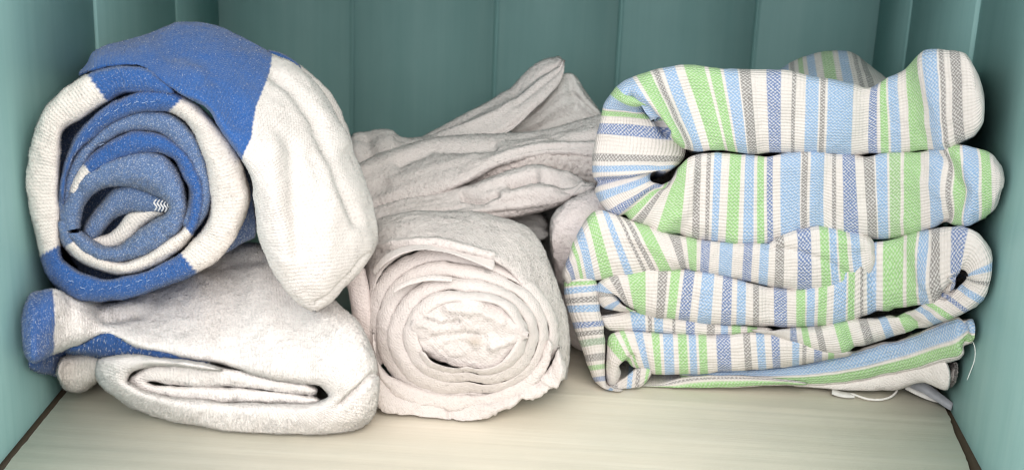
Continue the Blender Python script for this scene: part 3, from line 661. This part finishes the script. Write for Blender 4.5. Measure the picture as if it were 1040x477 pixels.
T2 = thing('folded_towel', 'striped blue and green towel, lower of the two stacked, thin folds resting on the shelf', 'towel', (.18, -.33, 0))
c = Cloth()
YF = -.375
# upper flap with the slanting wing at its left
rows = [(889, 246, 890, 268), (880, 241, 884, 278), (862, 236, 868, 289), (842, 232, 846, 295), (815, 236, 815, 296), (780, 246, 778, 290), (740, 245, 738, 282), (700, 240, 702, 276), (672, 233, 690, 273), (645, 224, 672, 275), (622, 215, 650, 278), (604, 216, 622, 281),
        (592, 234, 602, 284), (580, 258, 586, 287), (573, 281, 576, 289)]
st = [(619+8, 244, 7, LB), (641, 250, 4, GR), (650, 250, 6, GR), (664, 252, 14, GN), (689, 258, 9, GR), (703, 259, 9, GN), (716, 262, 9, DB), (737, 264, 13, LB), (759, 266, 9, DB), (776, 268, 9, LB), (792, 268, 9, GR), (817, 268, 14, DB),
      (838, 265, 9, GN), (847, 264, 7, LB), (857, 263, 9, GN), (870, 260, 9, LB), (610, 252, 11, GN), (597, 262, 9, LB), (589, 268, 4, GN), (581, 276, 6, DB)]
c.band(rows, Y=YF-.002, b=.012, L=.08, r0=10, r1=4, stripes=st, amp=.0010, seed=73, shift=sh_right, fold=(.0016, 1.4, 1.6), p=.7, step=.6, ridges=[([(780, 250), (812, 256), (842, 266), (862, 280)], -.0025, 4), ([(790, 244), (830, 236), (870, 250)], .002, 6), ([(640, 240), (690, 262)], .002, 6)])
c.build('upper_flap', M_WOVEN, T2)
c = Cloth()
# main fold: curl at left, loop round at the right, back as the layer below
rows = [(652, 318, 640, 312), (628, 318, 632, 308), (610, 312, 628, 303), (604, 298, 626, 300), (612, 283, 633, 308), (640, 276, 646, 316), (690, 272, 684, 324), (740, 280, 738, 329), (780, 288, 780, 332), (815, 292, 815, 332), (850, 280, 848, 330), (880, 246, 880, 320), (905, 241, 905, 314), (930, 236, 930, 309),
        (955, 231, 958, 302), (980, 230, 972, 291), (998, 240, 973, 281), (1007, 258, 976, 280), (1008, 276, 977, 283), (1000, 300, 968, 284, None, -.367), (985, 314, 955, 294, None, -.368), (958, 327, 935, 310), (920, 338, 908, 316), (880, 350, 872, 322), (848, 359, 840, 331), (815, 352, 812, 333), (780, 340, 785, 333), (760, 336, 765, 332)]
st = [(640, 316, 5, GN), (622, 312, 6, LB), (612, 300, 4, GR), (616, 293, 5, LB), (630, 297, 7, GR), (648, 300, 15, GN), (672, 300, 9, GR), (684, 301, 9, GN), (697, 303, 11, DB), (717, 306, 13, LB), (738, 306, 10, DB), (753, 308, 9, LB), (768, 309, 6, GR), (793, 311, 13, DB), (813, 311, 9, GN), (823, 310, 8, LB), (835, 308, 9, GN), (852, 300, 15, LB), (866, 295, 9, GN), (875, 285, 4, GR),
      (886, 282, 10, LB), (907, 278, 21, GN), (926, 272, 11, GN), (939, 268, 10, LB), (951, 264, 9, GR), (971, 258, 12, DB), (990, 276, 5, LB), (989, 285, 3, GR), (980, 294, 7, LB), (967, 305, 5, DB), (953, 314, 6, GN), (942, 319, 8, LB), (920, 326, 12, GN), (900, 332, 8, LB), (880, 336, 9, GR),
      (858, 343, 14, GN), (834, 345, 7, GR), (819, 343, 7, GN), (806, 341, 7, DB)]
c.band(rows, Y=YF, b=.014, L=.07, r0=6, r1=10, stripes=st, amp=.0011, seed=74, shift=sh_right, fold=(.0018, 1.4, 1.6), p=.7, step=.6, ridges=[([(958, 300), (968, 285), (975, 282)], -.006, 4), ([(930, 250), (950, 300)], .003, 10), ([(884, 252), (890, 312)], -.0028, 6), ([(702, 280), (706, 320)], -.0018, 6), ([(660, 280), (670, 316)], .0016, 7), ([(780, 296), (784, 328)], -.0015, 7), ([(910, 318), (930, 330)], -.0022, 5), ([(860, 334), (868, 352)], -.0018, 5)])
c.build('looped_layer', M_WOVEN, T2)
c = Cloth()
# thin layer between
rows = [(606, 322, 616, 334), (626, 318, 632, 337), (650, 311, 652, 338), (690, 320, 690, 341), (730, 328, 730, 341), (765, 331, 765, 339), (785, 333, 785, 337)]
c.band(rows, Y=YF+.003, b=.008, L=.07, r0=6, r1=8, amp=.0008, seed=75, step=.6, stripes=[(648, 325, 14, LB), (660, 327, 4, GR), (668, 330, 9, LB), (684, 331, 3, GR), (701, 332, 9, DB), (722, 334, 8, GR), (736, 335, 7, LB), (748, 335, 9, GN), (764, 335, 10, GN)])
c.build('thin_layer', M_WOVEN, T2)
c = Cloth()
# lower fold
rows = [(614, 390, 626, 396), (614, 360, 634, 372), (618, 340, 640, 372), (630, 335, 648, 374), (660, 337, 665, 378), (700, 339, 702, 379), (740, 338, 742, 378), (775, 335, 778, 376), (815, 342, 815, 371), (845, 352, 845, 364), (866, 355, 866, 359)]
c.band(rows, Y=YF, b=.012, L=.07, r0=10, r1=8, amp=.0010, seed=76, fold=(.0014, 1.3, 1.6), step=.6, stripes=[(630, 358, 10, GN), (640, 355, 4, GN), (653, 356, 7, LB), (667, 358, 7, GN), (679, 358, 10, LB), (694, 359, 9, GN), (704, 359, 7, LB), (714, 359, 8, GN), (735, 358, 14, DB), (759, 357, 7, GR), (773, 356, 8, LB), (788, 356, 8, DB), (808, 356, 7, LB), (817, 356, 4, GR), (831, 357, 8, DB), (844, 358, 6, GN)],
       ridges=[([(634, 372), (642, 362)], -.004, 4), ([(650, 345), (658, 372)], -.002, 4)])
c.build('lower_fold', M_WOVEN, T2)
c = Cloth()
# turned up inner corner at the lower left
c.band([(616, 396, 622, 404), (634, 384, 632, 402), (650, 372, 648, 396), (664, 374, 660, 384)], Y=YF-.004, b=.006, L=.04, r0=6, r1=6, seed=77, step=.6, stripes=[(625, 396, 5, GR), (640, 390, 6, LB), (648, 385, 5, GR), (657, 380, 4, GN)], base=WHT*np.array([.9, .9, .9, 1]))
c.build('turned_corner', M_WOVEN, T2)
c = Cloth()
# outer wrap down the left side
rows = [(572, 282, 604, 281), (573, 298, 607, 294), (577, 315, 608, 314), (584, 335, 613, 332), (592, 355, 615, 352), (599, 376, 614, 374), (608, 393, 617, 391), (620, 405, 623, 398), (634, 409, 630, 401)]
c.band(rows, Y=YF-.004, b=.010, L=.08, r0=4, r1=5, seed=78, step=.6, amp=.0009, stripes=[(590, 287, 4, GN), (590, 294, 6, LB), (591, 304, 6, GR), (593, 313, 7, LB), (597, 329, 6, DB), (600, 338, 5, GR), (602, 347, 7, np.array([.35, .43, .33, .4])), (606, 362, 7, GR), (608, 372, 5, GD), (611, 384, 5, DB), (620, 398, 6, LB)])
c.build('side_wrap', M_WOVEN, T2)
c = Cloth()
# long bottom fold seen edge on, stripes running with the edge
def col_run(s, t, px, col):
    for a, b_, cc in ((0.06, .50, LB), (.60, .90, GN)):
        w = (np.clip((t-a)/.04+.5, 0, 1)*np.clip((b_-t)/.04+.5, 0, 1))[..., None]; w = np.broadcast_to(w, col.shape[:2]+(1,))
        col = col*(1-w)+cc*w
    return col
def col_run2(s, t, px, col):
    for a, b_, cc in ((0.15, .30, GR), (.45, .92, GN)):
        w = (np.clip((t-a)/.06+.5, 0, 1)*np.clip((b_-t)/.06+.5, 0, 1))[..., None]; w = np.broadcast_to(w, col.shape[:2]+(1,))
        col = col*(1-w)+cc*w
    return col
c.band([(690, 376, 690, 384), (720, 376, 720, 388), (760, 374, 760, 390), (800, 371, 800, 391), (840, 364, 842, 391), (880, 354, 884, 386), (920, 342, 926, 377), (948, 331, 954, 369), (966, 323, 975, 364), (978, 322, 984, 352), (990, 330, 994, 344), (998, 338, 998, 342)], Y=-.362, b=.010, L=.07, r0=12, r1=4, colfn=col_run, seed=79, shift=sh_right, step=.6, amp=.0010,
       ridges=[([(978, 326), (980, 352)], -.005, 4), ([(985, 328), (992, 344)], .003, 4), ([(880, 350), (905, 352)], .002, 6)])
c.band([(626, 402, 630, 409), (660, 391, 662, 405), (700, 382, 702, 397), (740, 381, 745, 393), (790, 384, 792, 391), (820, 388, 820, 391)], Y=-.372, b=.006, L=.06, r0=5, r1=8, colfn=col_run2, seed=80, step=.6, amp=.0006)
c.build('bottom_fold', M_WOVEN, T2)
c = Cloth()
c.band([(610, 330, 640, 400), (700, 300, 720, 385), (820, 300, 830, 385), (960, 290, 955, 370)], Y=YF+.11, b=0, L=.12, r0=25, r1=25, base=WHT*np.array([.6, .6, .6, 1]), step=3)  # backing filler, darkened base stands in for shade between the layers
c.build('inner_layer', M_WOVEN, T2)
c = Cloth()
c.band([(800, 389, 802, 392), (840, 388, 842, 397), (880, 384, 880, 398), (915, 376, 914, 394), (940, 368, 938, 388), (958, 364, 960, 396), (965, 372, 966, 394)], Y=-.36, b=.008, L=.05, r0=8, r1=5, base=TWH, tuft=.8, tl=.0010, tr=.0003, seed=81, shift=sh_right, amp=.0010)
c.band([(964, 378, 966, 390), (972, 370, 974, 393), (980, 369, 980, 390), (984, 374, 983, 386)], Y=-.345, b=.008, L=.05, r0=6, r1=6, base=TWH, tuft=.8, tl=.0010, tr=.0003, seed=82, shift=sh_right)
c.build('white_hem', M_PLAIN, T2)
def ribbon(name, P, hw, mat, th=.0005):
    '''a thin strip with thickness along points; hw = half width vector in metres'''
    P = np.array(P); u = np.linspace(0, 1, len(P)); q = np.linspace(0, 1, 24); P = hermite(P, u, q)
    hw = np.array(hw, float)[None]*(1-.25*q[:, None]**3); t = np.gradient(P, axis=0); n = np.cross(t, hw); n /= np.linalg.norm(n, axis=1)[:, None]+1e-9
    G = np.stack([P+hw+n*th, P-hw+n*th, P-hw-n*th, P+hw-n*th], 1); G[..., 2] = np.maximum(G[..., 2], .0008)
    k = len(P); idx = np.arange(k*4).reshape(k, 4)
    Q = np.stack([idx[:-1], np.roll(idx[:-1], -1, 1), np.roll(idx[1:], -1, 1), idx[1:]], -1).reshape(-1, 4)
    Q = np.concatenate([Q, [[0, 1, 2, 3]], [[4*k-1, 4*k-2, 4*k-3, 4*k-4]]])
    return mesh_obj(name, G.reshape(-1, 3), [Q], mat, parent=T2, smooth=False)
o = ribbon('care_label', [flr(845, 397, .003), flr(852, 399.5, .002), flr(860, 401, .002), flr(868, 401.5, .002)], (.0005, .0026, .0008), M_LABEL); o['label'] = 'small white label tab lying on the shelf'
o = ribbon('care_label', [flr(926, 388, .010), flr(938, 393, .010), flr(950, 401, .007), flr(967, 413, .003)], (.0010, .0022, .0030), M_GREY); o['label'] = 'grey satin label sticking out at the right end'
o = ribbon('care_label', [flr(920, 391, .006), flr(934, 398, .004), flr(946, 403, .003), flr(956, 406, .003)], (.0006, .0022, .0020), M_LABEL); o['label'] = 'folded white label beside the grey one'
c = Cloth()
tube_mesh(c, [flr(864, 399, .004), flr(872, 402, .002), flr(882, 405, .0016), flr(894, 405.5, .0016), flr(904, 403, .002), flr(910, 398, .003), flr(912, 392, .006)], .0008, [.80, .765, .735, 0], n=8)
c.build('hanging_loop', M_PLAIN, T2)
c = Cloth()
tube_mesh(c, [at(986, 343, -.412), at(990, 352, -.413), at(990, 364, -.413), at(986, 376, -.412), at(982, 386, -.41)], .00035, [.78, .8, .78, 0], n=6)
c.build('loose_thread', M_PLAIN, T2)

# ------------------------------------------------------------------ light
w = bpy.data.worlds.new("World"); S.world = w; w.use_nodes = True
bg = w.node_tree.nodes['Background']; bg.inputs[0].default_value = (1.0, .975, .955, 1); bg.inputs[1].default_value = 1.08
def area(name, loc, target, sx, sy, power, color):
    l = bpy.data.lights.new(name, 'AREA'); l.shape = 'RECTANGLE'; l.size = sx; l.size_y = sy; l.energy = power; l.color = color
    o = bpy.data.objects.new(name, l); COL.objects.link(o); o.location = loc
    d = Vector(target)-Vector(loc); o.rotation_euler = d.to_track_quat('-Z', 'Y').to_euler(); return o
area('window_light', (-.55, -2.0, .75), (.05, -.2, .10), 1.4, .9, 12, (.975, .985, 1.0))
area('room_light', (.40, -1.6, 1.15), (-.05, -.38, .08), 1.1, .8, 14, (1, .94, .87))
S.view_settings.view_transform = 'Standard'; S.view_settings.look = 'None'; S.view_settings.exposure = 0; S.view_settings.gamma = 1
S.render.engine = 'CYCLES'
S.cycles.filter_width = 1.2
